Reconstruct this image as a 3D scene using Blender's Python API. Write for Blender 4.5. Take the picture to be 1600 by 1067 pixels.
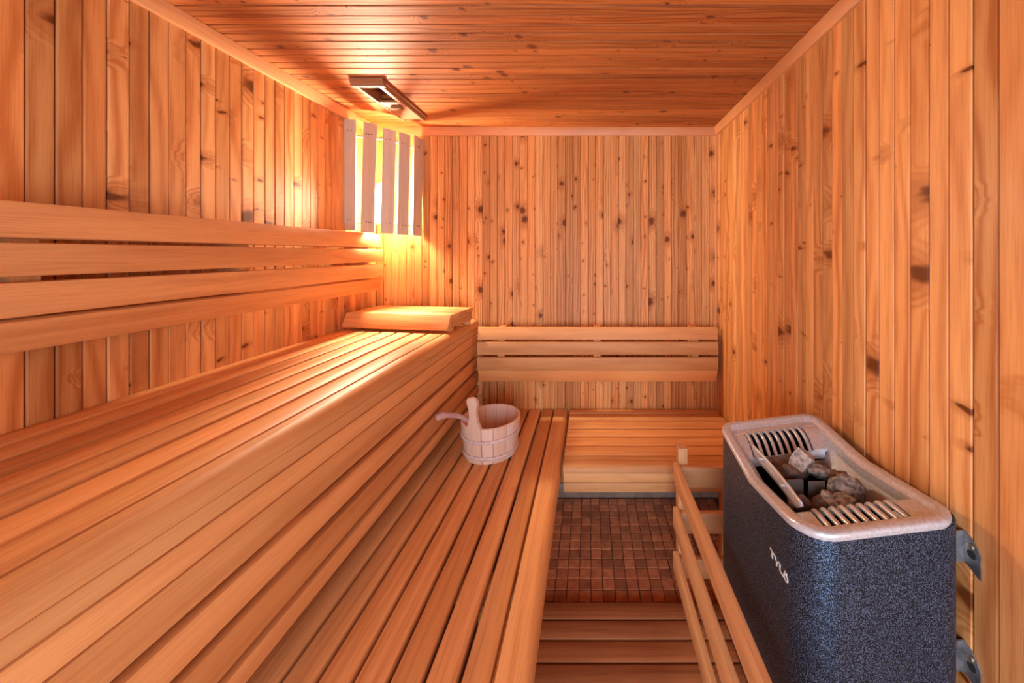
import bpy, bmesh, math, random
from math import sin, cos, pi, radians
from mathutils import Vector, Matrix, noise

random.seed(7)
for o in list(bpy.data.objects):
    bpy.data.objects.remove(o)
SC = bpy.context.scene
COL = SC.collection

# ------------------------------------------------------------------ camera, light, exposure
F = 555.0                     # focal length in pixels of the 1600-wide frame
E = 1.316                     # eye height above the floor
L, R, D, CE = -1.157, 0.690, 1.927, E + 0.680   # left wall, right wall, back wall, ceiling
FRONT = -0.95                 # where the room ends behind the camera
cam = bpy.data.cameras.new('camera')
cam.sensor_width = 36.0
cam.lens = 36.0 * F / 1600.0
cam.shift_x = -(921 - 800) / 1600.0
cam.shift_y = -(533.5 - 396) / 1600.0
cam.clip_start = 0.02
camo = bpy.data.objects.new('camera', cam)
COL.objects.link(camo)
camo.location = (0, 0, E)
camo.rotation_euler = (radians(90), 0, 0)
SC.camera = camo

SC.view_settings.view_transform = 'Standard'
SC.view_settings.look = 'None'
SC.view_settings.gamma = 1.0
SC.view_settings.use_curve_mapping = False
SC.view_settings.exposure = 1.54

w = bpy.data.worlds.new('world')
SC.world = w
w.use_nodes = True
w.node_tree.nodes['Background'].inputs[0].default_value = (0.80, 0.86, 1.0, 1)
w.node_tree.nodes['Background'].inputs[1].default_value = 0.35

def area(name, loc, rot, sx, sy, power, col):
    l = bpy.data.lights.new(name, 'AREA')
    l.shape = 'RECTANGLE'
    l.size, l.size_y, l.energy, l.color = sx, sy, power, col
    o = bpy.data.objects.new(name, l)
    COL.objects.link(o)
    o.location, o.rotation_euler = loc, rot
    return o
# daylight through the glass front behind the camera
area('glass_front_daylight', (0.0, FRONT + 0.02, 0.85), (radians(90), 0, 0), 1.1, 1.3, 14.0, (0.74, 0.84, 1.0))
LAMP_STRENGTH = 540.0

# ------------------------------------------------------------------ materials
def nt_new(name):
    m = bpy.data.materials.new(name)
    m.use_nodes = True
    t = m.node_tree
    return m, t, t.nodes['Principled BSDF']

class G:
    """tiny helper to wire shader nodes"""
    def __init__(s, t): s.t = t
    def n(s, typ, **kw):
        x = s.t.nodes.new(typ)
        for k, v in kw.items(): setattr(x, k, v)
        return x
    def put(s, sock, v):
        if hasattr(v, 'is_output'): s.t.links.new(v, sock)
        else: sock.default_value = v
    def m(s, op, a, b=0.0, c=0.0):
        x = s.n('ShaderNodeMath', operation=op)
        for i, v in enumerate((a, b, c)): s.put(x.inputs[i], v)
        return x.outputs[0]
    def vm(s, op, a, b):
        x = s.n('ShaderNodeVectorMath', operation=op)
        s.put(x.inputs[0], a); s.put(x.inputs[1], b)
        return x.outputs[0]
    def xyz(s, a, b, c):
        x = s.n('ShaderNodeCombineXYZ')
        for i, v in enumerate((a, b, c)): s.put(x.inputs[i], v)
        return x.outputs[0]
    def noise(s, vec, scale, detail=2.0, rough=0.5):
        x = s.n('ShaderNodeTexNoise')
        s.put(x.inputs['Vector'], vec)
        x.inputs['Scale'].default_value = scale
        x.inputs['Detail'].default_value = detail
        x.inputs['Roughness'].default_value = rough
        return x.outputs[0]
    def rng(s, v, a, b, c=0.0, d=1.0, smooth=True):
        x = s.n('ShaderNodeMapRange')
        if smooth: x.interpolation_type = 'SMOOTHSTEP'
        for i, q in enumerate((v, a, b, c, d)): s.put(x.inputs[i], q)
        return x.outputs[0]
    def mix(s, f, a, b, blend='MIX'):
        x = s.n('ShaderNodeMix', data_type='RGBA', blend_type=blend)
        s.put(x.inputs[0], f); s.put(x.inputs[6], a); s.put(x.inputs[7], b)
        return x.outputs[2]

def c4(c): return (c[0], c[1], c[2], 1.0)

def wood(name, axis, light, dark, knots=0.0, rough=0.42, vary=0.16, ring=70.0, ringmix=0.35, spec=0.4, warm=(1, 1, 1)):
    m, t, b = nt_new(name)
    g = G(t)
    tc = g.n('ShaderNodeTexCoord')
    oi = g.n('ShaderNodeObjectInfo')
    rnd = oi.outputs['Random']
    sp = g.n('ShaderNodeSeparateXYZ')
    t.links.new(tc.outputs['Object'], sp.inputs[0])
    x, y, z = sp.outputs
    u, v, wz = {'X': (y, z, x), 'Y': (x, z, y), 'Z': (x, y, z)}[axis]
    u = g.m('ADD', g.m('ADD', u, g.m('MULTIPLY', v, 0.35)), g.m('MULTIPLY', rnd, 17.3))
    vv = g.m('MULTIPLY', rnd, 91.7)
    wz = g.m('ADD', wz, g.m('MULTIPLY', rnd, 53.1))
    base = g.xyz(u, vv, wz)
    low = g.noise(g.xyz(g.m('MULTIPLY', u, 16.0), vv, g.m('MULTIPLY', wz, 1.6)), 1.0, 2.0)
    phase = g.m('ADD', g.m('MULTIPLY', u, ring * 6.283), g.m('MULTIPLY', low, 26.0))
    kn = None
    if knots:
        wob = g.noise(base, 55.0, 1.0)
        kv = g.xyz(g.m('ADD', u, g.m('MULTIPLY', wob, 0.020)), vv, g.m('ADD', g.m('MULTIPLY', wz, 0.8), g.m('MULTIPLY', wob, 0.016)))
        def vor(scale, add):
            x = g.n('ShaderNodeTexVoronoi', voronoi_dimensions='2D')
            sp2 = g.n('ShaderNodeSeparateXYZ'); t.links.new(kv, sp2.inputs[0])
            g.put(x.inputs['Vector'], g.xyz(g.m('ADD', sp2.outputs[0], add), sp2.outputs[2], 0.0))
            x.inputs['Scale'].default_value = scale
            x.inputs['Randomness'].default_value = 1.0
            return x
        ks = []
        for scale, add, r0, r1 in ((6.5, 0.0, -0.035, 0.130), (13.0, 3.7, -0.10, 0.080)):
            vo = vor(scale, add)
            d = vo.outputs['Distance']
            sc = g.n('ShaderNodeSeparateColor'); t.links.new(vo.outputs['Color'], sc.inputs[0])
            rad = g.m('MAXIMUM', g.rng(sc.outputs[0], 0.0, 1.0, r0 * knots, r1 * knots, smooth=False), 0.0005)
            core = g.rng(d, g.m('MULTIPLY', rad, 0.45), g.m('MULTIPLY', rad, 1.15), 1.0, 0.0)
            halo = g.rng(d, g.m('MULTIPLY', rad, 0.8), g.m('MULTIPLY', rad, 3.4), 1.0, 0.0)
            ks.append((core, halo, d, rad))
        core = g.m('MAXIMUM', ks[0][0], ks[1][0])
        halo = g.m('MAXIMUM', ks[0][1], g.m('MULTIPLY', ks[1][1], 0.8))
        bend = g.m('MULTIPLY', ks[0][1], 16.0)
        phase = g.m('ADD', phase, bend)
        kn = (core, halo)
    s1 = g.m('MULTIPLY_ADD', g.m('SINE', phase), 0.5, 0.5)
    s1 = g.m('POWER', s1, 1.8)
    fine = g.noise(g.xyz(g.m('MULTIPLY', u, 420.0), g.m('MULTIPLY', v, 420.0), g.m('MULTIPLY', wz, 9.0)), 1.0, 3.0, 0.6)
    streak = g.noise(g.xyz(g.m('MULTIPLY', u, 60.0), vv, g.m('MULTIPLY', wz, 2.2)), 1.0, 2.0)
    ringamt = g.m('MULTIPLY', g.rng(g.noise(g.xyz(g.m('MULTIPLY', u, 9.0), vv, g.m('MULTIPLY', wz, 0.9)), 1.0, 1.0), 0.3, 0.7, 0.25, 1.0), ringmix)
    f = g.m('MULTIPLY', s1, ringamt)
    f = g.m('ADD', f, g.rng(fine, 0.42, 0.75, 0.0, 0.42))
    f = g.m('ADD', f, g.rng(streak, 0.40, 0.75, 0.0, 0.50))
    f = g.m('MINIMUM', f, 1.0)
    col = g.mix(f, c4(light), c4(dark))
    # board to board difference of hue and value
    wn = g.n('ShaderNodeTexWhiteNoise', noise_dimensions='1D')
    t.links.new(rnd, wn.inputs['W'])
    val = g.rng(wn.outputs['Value'], 0.0, 1.0, 1.0 - vary, 1.0 + vary * 0.55, smooth=False)
    hue = g.rng(rnd, 0.0, 1.0, 0.84, 1.16, smooth=False)
    mul = g.n('ShaderNodeCombineColor')
    g.put(mul.inputs[0], val); g.put(mul.inputs[1], g.m('MULTIPLY', val, g.m('MULTIPLY_ADD', hue, 0.5, 0.5))); g.put(mul.inputs[2], g.m('MULTIPLY', val, hue))
    col = g.mix(1.0, col, mul.outputs[0], 'MULTIPLY')
    if kn:
        col = g.mix(g.m('MULTIPLY', kn[1], 0.55), col, (0.40, 0.115, 0.028, 1))
        col = g.mix(g.m('MULTIPLY', kn[0], 0.95), col, (0.150, 0.036, 0.006, 1))
    t.links.new(col, b.inputs['Base Color'])
    b.inputs['Roughness'].default_value = rough
    b.inputs['Specular IOR Level'].default_value = spec
    bp = g.n('ShaderNodeBump')
    bp.inputs['Strength'].default_value = 0.18
    bp.inputs['Distance'].default_value = 0.0012
    t.links.new(g.m('ADD', g.m('MULTIPLY', fine, 0.6), s1), bp.inputs['Height'])
    t.links.new(bp.outputs[0], b.inputs['Normal'])
    return m

PINE_L, PINE_D = (0.83, 0.400, 0.142), (0.56, 0.195, 0.054)
ALD_L, ALD_D = (0.82, 0.395, 0.145), (0.58, 0.215, 0.066)
CEILW = wood('dark_ceiling_pine', 'X', (0.52, 0.170, 0.042), (0.28, 0.066, 0.014), knots=1.0, rough=0.55, vary=0.26, ringmix=0.75, spec=0.22)  # ceiling boards coloured darker and redder than the wall pine
PINE = {a: wood('varnished_pine_' + a, a, PINE_L, PINE_D, knots=1.0, rough=0.40, vary=0.26, ringmix=0.85, spec=0.16) for a in 'XZ'}
ALDER = {a: wood('smooth_alder_' + a, a, ALD_L, ALD_D, rough=0.50, vary=0.20, ring=38.0, ringmix=0.26, spec=0.28) for a in 'XYZ'}
TRIMW = {a: wood('trim_pine_' + a, a, (0.74, 0.34, 0.14), (0.56, 0.215, 0.075), rough=0.40, vary=0.05, ringmix=0.3) for a in 'XYZ'}
SHADEW = wood('pale_lamp_wood', 'Z', (0.66, 0.54, 0.40), (0.54, 0.42, 0.29), rough=0.6, vary=0.12, ring=90.0, ringmix=0.3)
GUARDW = {a: wood('guard_softwood_' + a, a, (0.76, 0.39, 0.17), (0.56, 0.24, 0.095), rough=0.48, vary=0.10, ring=60.0, ringmix=0.4) for a in 'XYZ'}
DECKW = {a: wood('dark_duckboard_' + a, a, (0.50, 0.185, 0.070), (0.33, 0.105, 0.036), rough=0.40, vary=0.14, ring=40.0, ringmix=0.3) for a in 'XY'}
BUCKW = wood('pale_bucket_wood', 'Z', (0.80, 0.58, 0.45), (0.68, 0.44, 0.32), rough=0.55, vary=0.08, ring=110.0, ringmix=0.35)
LADLEW = wood('weathered_ladle_wood', 'X', (0.50, 0.30, 0.26), (0.36, 0.20, 0.18), rough=0.6, vary=0.05, ring=60.0, ringmix=0.3)
VENTW = {a: wood('brown_vent_wood_' + a, a, (0.36, 0.16, 0.07), (0.26, 0.10, 0.04), rough=0.5, vary=0.06, ringmix=0.3) for a in 'XY'}

def plain(name, col, rough=0.5, metal=0.0, spec=0.5):
    m, t, b = nt_new(name)
    b.inputs['Base Color'].default_value = c4(col)
    b.inputs['Roughness'].default_value = rough
    b.inputs['Metallic'].default_value = metal
    b.inputs['Specular IOR Level'].default_value = spec
    return m

def noisy(name, a, bcol, scale, rough=0.5, metal=0.0, bump=0.0, lo=0.4, hi=0.6, detail=3.0, dist=0.001, vary=0.0):
    m, t, b = nt_new(name)
    g = G(t)
    tc = g.n('ShaderNodeTexCoord')
    oi = g.n('ShaderNodeObjectInfo')
    vec = g.vm('ADD', tc.outputs['Object'], g.xyz(g.m('MULTIPLY', oi.outputs['Random'], 13.0), 0.0, g.m('MULTIPLY', oi.outputs['Random'], 7.0)))
    n = g.noise(vec, scale, detail)
    f = g.rng(n, lo, hi)
    col = g.mix(f, c4(a), c4(bcol))
    if vary:
        k = g.rng(oi.outputs['Random'], 0, 1, 1 - vary, 1 + vary, smooth=False)
        cc = g.n('ShaderNodeCombineColor')
        for i in range(3): g.put(cc.inputs[i], k)
        col = g.mix(1.0, col, cc.outputs[0], 'MULTIPLY')
    t.links.new(col, b.inputs['Base Color'])
    b.inputs['Roughness'].default_value = rough
    b.inputs['Metallic'].default_value = metal
    if bump:
        bp = g.n('ShaderNodeBump')
        bp.inputs['Strength'].default_value = bump
        bp.inputs['Distance'].default_value = dist
        t.links.new(n, bp.inputs['Height'])
        t.links.new(bp.outputs[0], b.inputs['Normal'])
    return m

BACKING = plain('dark_groove_wood', (0.16, 0.045, 0.014), 0.8)
GROUT = noisy('dark_grout', (0.14, 0.055, 0.03), (0.20, 0.085, 0.05), 60, 0.8)
TILE = noisy('brown_glazed_tile', (0.60, 0.20, 0.085), (0.74, 0.30, 0.14), 34, 0.30, bump=0.12, lo=0.3, hi=0.7, dist=0.002, vary=0.30)
SKIRT = noisy('grey_tile_skirting', (0.30, 0.21, 0.165), (0.38, 0.27, 0.21), 20, 0.4)
CAST = noisy('cast_aluminium', (0.56, 0.56, 0.575), (0.66, 0.66, 0.675), 160, 0.30, metal=0.40, bump=0.05, dist=0.0006)
HEATSKIN = noisy('speckled_charcoal_enamel', (0.010, 0.013, 0.020), (0.22, 0.33, 0.52), 620, 0.40, metal=0.72, bump=0.25, lo=0.46, hi=0.70, dist=0.0006, detail=1.5)
LINER = plain('black_heater_liner', (0.012, 0.010, 0.010), 0.7)
PLATE = plain('dull_steel_plate', (0.20, 0.17, 0.16), 0.5, 0.5)
ZINC = noisy('galvanised_steel', (0.26, 0.26, 0.27), (0.40, 0.40, 0.41), 40, 0.42, metal=0.85)
SCREW = plain('brass_screw', (0.45, 0.36, 0.24), 0.35, 0.9)
STONE_A = noisy('grey_sauna_stone', (0.13, 0.115, 0.105), (0.42, 0.38, 0.345), 120, 0.85, bump=0.5, lo=0.35, hi=0.68, dist=0.002)
STONE_P = noisy('pale_sauna_stone', (0.22, 0.20, 0.185), (0.60, 0.55, 0.51), 120, 0.85, bump=0.5, lo=0.32, hi=0.66, dist=0.002)
STONE_B = noisy('rusty_sauna_stone', (0.085, 0.058, 0.050), (0.21, 0.145, 0.12), 70, 0.85, bump=0.5, lo=0.35, hi=0.70, dist=0.002)
LOGO = plain('pale_logo_print', (0.75, 0.72, 0.70), 0.4)
HOOP = noisy('pale_hoop_wood', (0.60, 0.42, 0.36), (0.70, 0.52, 0.45), 60, 0.6)
NAIL = plain('dark_nail', (0.05, 0.03, 0.02), 0.5, 0.6)
PORCELAIN = plain('white_porcelain', (0.82, 0.78, 0.72), 0.35)
DUCT = plain('dark_duct', (0.045, 0.025, 0.015), 0.9)
GLOW, _t, _b = nt_new('glowing_opal_glass')
_b.inputs['Base Color'].default_value = (0.9, 0.85, 0.75, 1)
_b.inputs['Emission Color'].default_value = (1.0, 0.84, 0.62, 1)
_b.inputs['Emission Strength'].default_value = LAMP_STRENGTH

# ------------------------------------------------------------------ mesh helpers
def link(o, parent=None):
    COL.objects.link(o)
    if parent is not None:
        o.parent = parent
        w = parent.location.copy()
        p = parent.parent
        while p is not None:
            w += p.location
            p = p.parent
        o.location = Vector(o.location) - w
    return o

def finish(me, smooth=None):
    if smooth is not None:
        me.shade_smooth()
        me.set_sharp_from_angle(angle=radians(smooth))
    return me

def pydata(name, vs, fs, mat, parent=None, loc=(0, 0, 0), smooth=None, fix=True):
    me = bpy.data.meshes.new(name)
    me.from_pydata([tuple(v) for v in vs], [], fs)
    if fix:
        bm = bmesh.new(); bm.from_mesh(me)
        bmesh.ops.recalc_face_normals(bm, faces=bm.faces)
        bm.to_mesh(me); bm.free()
    me.materials.append(mat)
    finish(me, smooth)
    o = bpy.data.objects.new(name, me)
    o.location = loc
    return link(o, parent)

def prism(name, prof, axis, a0, a1, mat, parent=None, smooth=None):
    """extrude a 2D outline along an axis; the object's origin sits at its middle so that its grain is local"""
    mid = (a0 + a1) / 2
    c0 = sum(p[0] for p in prof) / len(prof)
    c1 = sum(p[1] for p in prof) / len(prof)
    def P(p, a):
        q, r = p[0] - c0, p[1] - c1
        return {'X': (a - mid, q, r), 'Y': (q, a - mid, r), 'Z': (q, r, a - mid)}[axis]
    n = len(prof)
    vs = [P(p, a0) for p in prof] + [P(p, a1) for p in prof]
    fs = [tuple(range(n)), tuple(range(2 * n - 1, n - 1, -1))]
    fs += [(i, (i + 1) % n, n + (i + 1) % n, n + i) for i in range(n)]
    loc = {'X': (mid, c0, c1), 'Y': (c0, mid, c1), 'Z': (c0, c1, mid)}[axis]
    return pydata(name, vs, fs, mat, parent, loc, smooth)

def crect(a0, a1, b0, b1, c=0.003, seg=2):
    """rectangle outline with rounded corners"""
    out = []
    for (x, y, s) in ((a1 - c, b1 - c, 0), (a0 + c, b1 - c, 1), (a0 + c, b0 + c, 2), (a1 - c, b0 + c, 3)):
        for k in range(seg + 1):
            t = (s + k / seg) * pi / 2
            out.append((x + c * cos(t), y + c * sin(t)))
    return out

def box(name, x, y, z, axis, mat, parent=None, c=0.003):
    r = {'X': (x, y, z), 'Y': (y, x, z), 'Z': (z, x, y)}[axis]
    return prism(name, crect(r[1][0], r[1][1], r[2][0], r[2][1], c), axis, r[0][0], r[0][1], mat, parent, 40)

def oriented(p, q, thick, c=0.003):
    """outline of a board whose face runs from p to q, thickness to the right of p->q"""
    p, q = Vector(p), Vector(q)
    d = (q - p).normalized()
    n = Vector((d.y, -d.x)) * thick
    ln = (q - p).length
    pts = crect(0, ln, 0, thick, c)
    return [tuple(p + d * a + Vector((d.y, -d.x)) * b) for a, b in pts]

def tube(name, pts, rad, mat, parent=None, seg=10, caps=True, closed=False):
    vs, fs = [], []
    n = len(pts)
    pts = [Vector(p) for p in pts]
    rad = rad if isinstance(rad, (list, tuple)) else [rad] * n
    ref = None
    for i, p in enumerate(pts):
        if closed: tan = (pts[(i + 1) % n] - pts[i - 1]).normalized()
        else: tan = (pts[min(i + 1, n - 1)] - pts[max(i - 1, 0)]).normalized()
        if ref is None:
            ref = tan.cross(Vector((0.3, 0.2, 1))).normalized()
        ref = (ref - tan * ref.dot(tan)).normalized()
        bi = tan.cross(ref)
        for k in range(seg):
            a = 2 * pi * k / seg
            vs.append(p + (ref * cos(a) + bi * sin(a)) * rad[i])
    for i in range(n if closed else n - 1):
        j = (i + 1) % n
        for k in range(seg):
            fs.append((i * seg + k, i * seg + (k + 1) % seg, j * seg + (k + 1) % seg, j * seg + k))
    if caps and not closed:
        fs.append(tuple(range(seg))); fs.append(tuple(range((n - 1) * seg, n * seg)))
    c = sum(pts, Vector()) / n
    return pydata(name, [v - c for v in vs], fs, mat, parent, c, 50)

def lathe(name, prof, mat, parent, loc, seg=24, axis=None):
    vs, fs = [], []
    n = len(prof)
    for k in range(seg):
        a = 2 * pi * k / seg
        for r, z in prof: vs.append((r * cos(a), r * sin(a), z))
    for k in range(seg):
        j = (k + 1) % seg
        for i in range(n - 1):
            fs.append((k * n + i, j * n + i, j * n + i + 1, k * n + i + 1))
    bm_o = pydata(name, vs, fs, mat, parent, loc, 40)
    bm = bmesh.new(); bm.from_mesh(bm_o.data)
    bmesh.ops.remove_doubles(bm, verts=bm.verts, dist=1e-5)
    bmesh.ops.recalc_face_normals(bm, faces=bm.faces)
    bm.to_mesh(bm_o.data); bm.free()
    finish(bm_o.data, 40)
    if axis: bm_o.rotation_euler = axis
    return bm_o

def loops_mesh(name, loops, mat, parent, smooth=45, closed_prof=False, cap=None):
    n = len(loops[0])
    vs = [v for lp in loops for v in lp]
    fs = []
    m = len(loops)
    for i in range(m if closed_prof else m - 1):
        j = (i + 1) % m
        for k in range(n):
            fs.append((i * n + k, i * n + (k + 1) % n, j * n + (k + 1) % n, j * n + k))
    if cap == 'last': fs.append(tuple(range((m - 1) * n, m * n)))
    c = sum((Vector(v) for v in vs), Vector()) / len(vs)
    return pydata(name, [Vector(v) - c for v in vs], fs, mat, parent, c, smooth)

def thing(name, label, cat, loc=(0, 0, 0), group=None):
    o = bpy.data.objects.new(name, None)
    o.empty_display_size = 0.05
    COL.objects.link(o)
    o.location = loc
    return tag(o, label, cat, group)

def tag(o, label, cat, group=None, kind=None):
    o['label'] = label; o['category'] = cat
    if group: o['group'] = group
    if kind: o['kind'] = kind
    return o

# ------------------------------------------------------------------ room shell
PITCH = 0.0413
PT = 0.013     # plank thickness

def plank_mesh(name, wd, ln, axis, normal, mat, ch=0.0032):
    """tongue-and-groove strip: local across axis = first, chamfered on the room side"""
    h = wd / 2
    prof = [(-h, 0), (-h, PT - ch), (-h + ch * 0.8, PT), (h - ch * 0.8, PT), (h, PT - ch), (h, 0)]
    vs, fs = [], []
    for a in (-ln / 2, ln / 2):
        for p in prof:
            across, dep = p[0], p[1]
            if normal == '+X': vs.append((dep, across, a))
            elif normal == '-X': vs.append((-dep, across, a))
            elif normal == '-Y': vs.append((across, -dep, a))
            elif normal == '-Z': vs.append((a, across, -dep))
    fs = [tuple(range(6)), tuple(range(11, 5, -1))] + [(i, (i + 1) % 6, 6 + (i + 1) % 6, 6 + i) for i in range(6)]
    me = bpy.data.meshes.new(name)
    me.from_pydata(vs, [], fs)
    bm = bmesh.new(); bm.from_mesh(me)
    bmesh.ops.recalc_face_normals(bm, faces=bm.faces)
    bm.to_mesh(me); bm.free()
    me.materials.append(mat)
    return me

def planks(parent, normal, start, count, zmid, ln, wallpos, axis='Z', step=PITCH, jitter=0.0006):
    mat = PINE[axis]
    mm = [plank_mesh('plank', step - 0.0007, ln, axis, normal, mat, 0.0020), plank_mesh('plank', step - 0.0019, ln, axis, normal, mat, 0.0031)]
    for i in range(count):
        o = bpy.data.objects.new('plank', mm[1] if random.random() < 0.45 else mm[0])
        s = start + step * (i + 0.5)
        j = random.uniform(-jitter, jitter)
        if normal in '+X -X': o.location = (wallpos + j, s, zmid)
        elif normal == '-Y': o.location = (s, wallpos + j, zmid)
        link(o, parent)

def slab(name, x, y, z, mat, label, cat):
    vs = [(a, b, c) for a in x for b in y for c in z]
    fs = [(0, 1, 3, 2), (4, 6, 7, 5), (0, 4, 5, 1), (2, 3, 7, 6), (0, 2, 6, 4), (1, 5, 7, 3)]
    o = pydata(name, vs, fs, mat)
    return tag(o, label, cat, kind='structure')

wl = slab('wall_left', (L - 0.06, L - PT + 0.002), (FRONT, D + 0.06), (0, CE + 0.02), BACKING, 'left wall of vertical knotty pine boards behind the upper bench', 'wall')
wb = slab('wall_back', (L - 0.06, R + 0.06), (D + PT - 0.002, D + 0.07), (0, CE + 0.02), BACKING, 'back wall of narrow vertical pine boards with dark knots', 'wall')
wr = slab('wall_right', (R + PT - 0.002, R + 0.06), (FRONT, D + 0.06), (0, CE + 0.02), BACKING, 'right wall of bright orange pine boards behind the heater', 'wall')
n = int((D - FRONT) / PITCH)
planks(wl, '+X', D - n * PITCH, n, CE / 2, CE, L - PT)
planks(wr, '-X', D - n * PITCH - 0.006, n, CE / 2, CE, R + PT)
nb = 45
planks(wb, '-Y', L + 0.001, nb, CE / 2, CE, D + PT, step=(R - L) / nb)

# ceiling with the vent hole cut through its boards
HX0, HX1, HY0, HY1 = -0.905, -0.828, 1.425, 1.545
ce = thing('ceiling', 'low ceiling of narrow pine boards running across the sauna', 'ceiling', (0, 0.5, CE))
ce['kind'] = 'structure'
y0 = 0.975 - 48 * PITCH
full = R - L + 0.04
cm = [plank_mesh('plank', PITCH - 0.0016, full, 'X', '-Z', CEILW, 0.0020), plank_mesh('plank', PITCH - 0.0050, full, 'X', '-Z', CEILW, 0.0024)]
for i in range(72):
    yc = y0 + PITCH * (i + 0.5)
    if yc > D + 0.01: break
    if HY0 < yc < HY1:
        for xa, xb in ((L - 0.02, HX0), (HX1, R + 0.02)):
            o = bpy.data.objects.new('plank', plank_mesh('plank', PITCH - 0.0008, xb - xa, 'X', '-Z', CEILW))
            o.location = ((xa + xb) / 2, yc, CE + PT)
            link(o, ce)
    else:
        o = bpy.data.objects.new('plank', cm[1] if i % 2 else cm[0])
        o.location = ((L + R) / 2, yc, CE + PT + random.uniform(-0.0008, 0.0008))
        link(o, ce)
vs, fs = [], []
def add_quad_box(vs, fs, x0, x1, y0, y1, z0, z1):
    b = len(vs)
    vs += [(a, bb, c) for a in (x0, x1) for bb in (y0, y1) for c in (z0, z1)]
    fs += [tuple(b + k for k in f) for f in ((0, 1, 3, 2), (4, 6, 7, 5), (0, 4, 5, 1), (2, 3, 7, 6), (0, 2, 6, 4), (1, 5, 7, 3))]
zz0 = CE + PT - 0.001
for q in ((L - 0.06, HX0, FRONT, D + 0.06), (HX1, R + 0.06, FRONT, D + 0.06), (HX0, HX1, FRONT, HY0 - 0.01), (HX0, HX1, HY1 + 0.01, D + 0.06)):
    add_quad_box(vs, fs, q[0], q[1], q[2], q[3], zz0, zz0 + 0.05)
pydata('backing_board', vs, fs, BACKING, ce)
vs, fs = [], []
add_quad_box(vs, fs, HX0 - 0.02, HX1 + 0.02, HY0 - 0.02, HY1 + 0.03, zz0 + 0.05, zz0 + 0.07)
pydata('vent_duct', vs, fs, DUCT, ce)

# floor with mosaic tiles
fl = slab('floor', (L - 0.06, R + 0.06), (FRONT, D + 0.06), (-0.06, -0.003), GROUT, 'floor of small square brown mosaic tiles with dark joints', 'floor')
TP = 0.0472
tv = []
me = None
def tile_mesh(k):
    h = TP / 2 - 0.0016
    rr = random.Random(k)
    c = 0.0022
    vs = [(-h, -h, -0.004), (h, -h, -0.004), (h, h, -0.004), (-h, h, -0.004)]
    j = lambda: rr.uniform(-0.0012, 0.0012)
    top = [(-h + j(), -h + j()), (h + j(), -h + j()), (h + j(), h + j()), (-h + j(), h + j())]
    vs = [(a, b, -0.004) for a, b in top] + [(a, b, -0.001) for a, b in top] + [(a * 0.9, b * 0.9, 0.0005 + rr.uniform(0, 0.0004)) for a, b in top]
    fs = [(8, 9, 10, 11)]
    for l in (0, 4):
        fs += [(l + i, l + (i + 1) % 4, l + 4 + (i + 1) % 4, l + 4 + i) for i in range(4)]
    m2 = bpy.data.meshes.new('tile')
    m2.from_pydata(vs, [], fs)
    m2.materials.append(TILE)
    return m2
tms = [tile_mesh(k) for k in range(6)]
for r in range(13):
    for c in range(-4, 15):
        o = bpy.data.objects.new('tile', random.choice(tms))
        o.location = (0.006 + TP * (c + 0.5), 1.3427 + TP * (r - 0.5), 0)
        if o.location.y > D - 0.012 or o.location.x > R - 0.02: continue
        o.rotation_euler = (random.uniform(-.010, .010), random.uniform(-.010, .010), random.choice((0, pi / 2, pi, -pi / 2)))
        link(o, fl)

# ceiling and corner mouldings
TH, TQ = 0.043, 0.020
def trim_prof(wallc, sgn):
    """moulding outline: (horizontal, height)"""
    return [(wallc, CE - 0.001), (wallc + sgn * TQ, CE - 0.001), (wallc + sgn * TQ, CE - 0.008), (wallc + sgn * 0.012, CE - TH + 0.004), (wallc + sgn * 0.010, CE - TH), (wallc, CE - TH)]
tag(prism('trim_1', trim_prof(L, 1), 'Y', FRONT, D, TRIMW['Y'], None, 30), 'pine moulding along the top of the left wall', 'trim', kind='structure')
tag(prism('trim_2', trim_prof(R, -1), 'Y', FRONT, D, TRIMW['Y'], None, 30), 'pine moulding along the top of the right wall', 'trim', kind='structure')
tag(prism('trim_3', trim_prof(D, -1), 'X', L + 0.012, R - 0.012, TRIMW['X'], None, 30), 'pine moulding along the top of the back wall', 'trim', kind='structure')
tag(box('trim_4', (R - 0.011, R), (D - 0.012, D), (0.10, CE - TH), 'Z', TRIMW['Z'], None, 0.002), 'slim vertical corner bead where back wall meets right wall', 'trim', kind='structure')
tag(box('baseboard_back', (L, R), (D - 0.012, D), (0.0, 0.075), 'X', SKIRT, None, 0.002), 'grey tiled skirting at the foot of the back wall', 'baseboard', kind='structure')

# ------------------------------------------------------------------ benches
def H(z): return E + z          # height from the measured offset to eye level

def nose_prof(back, front, top, bottom, r, sgn):
    """rounded front board; sgn = direction from back to front along the first axis"""
    pts = [(back, top), ]
    cx = front - sgn * r
    for k in range(9):
        a = pi / 2 * k / 8
        pts.append((cx + sgn * r * sin(a), top - r + r * cos(a)))
    pts.append((front, bottom)); pts.append((back, bottom))
    return pts

YB0, YB1 = -0.35, 1.915
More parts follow.
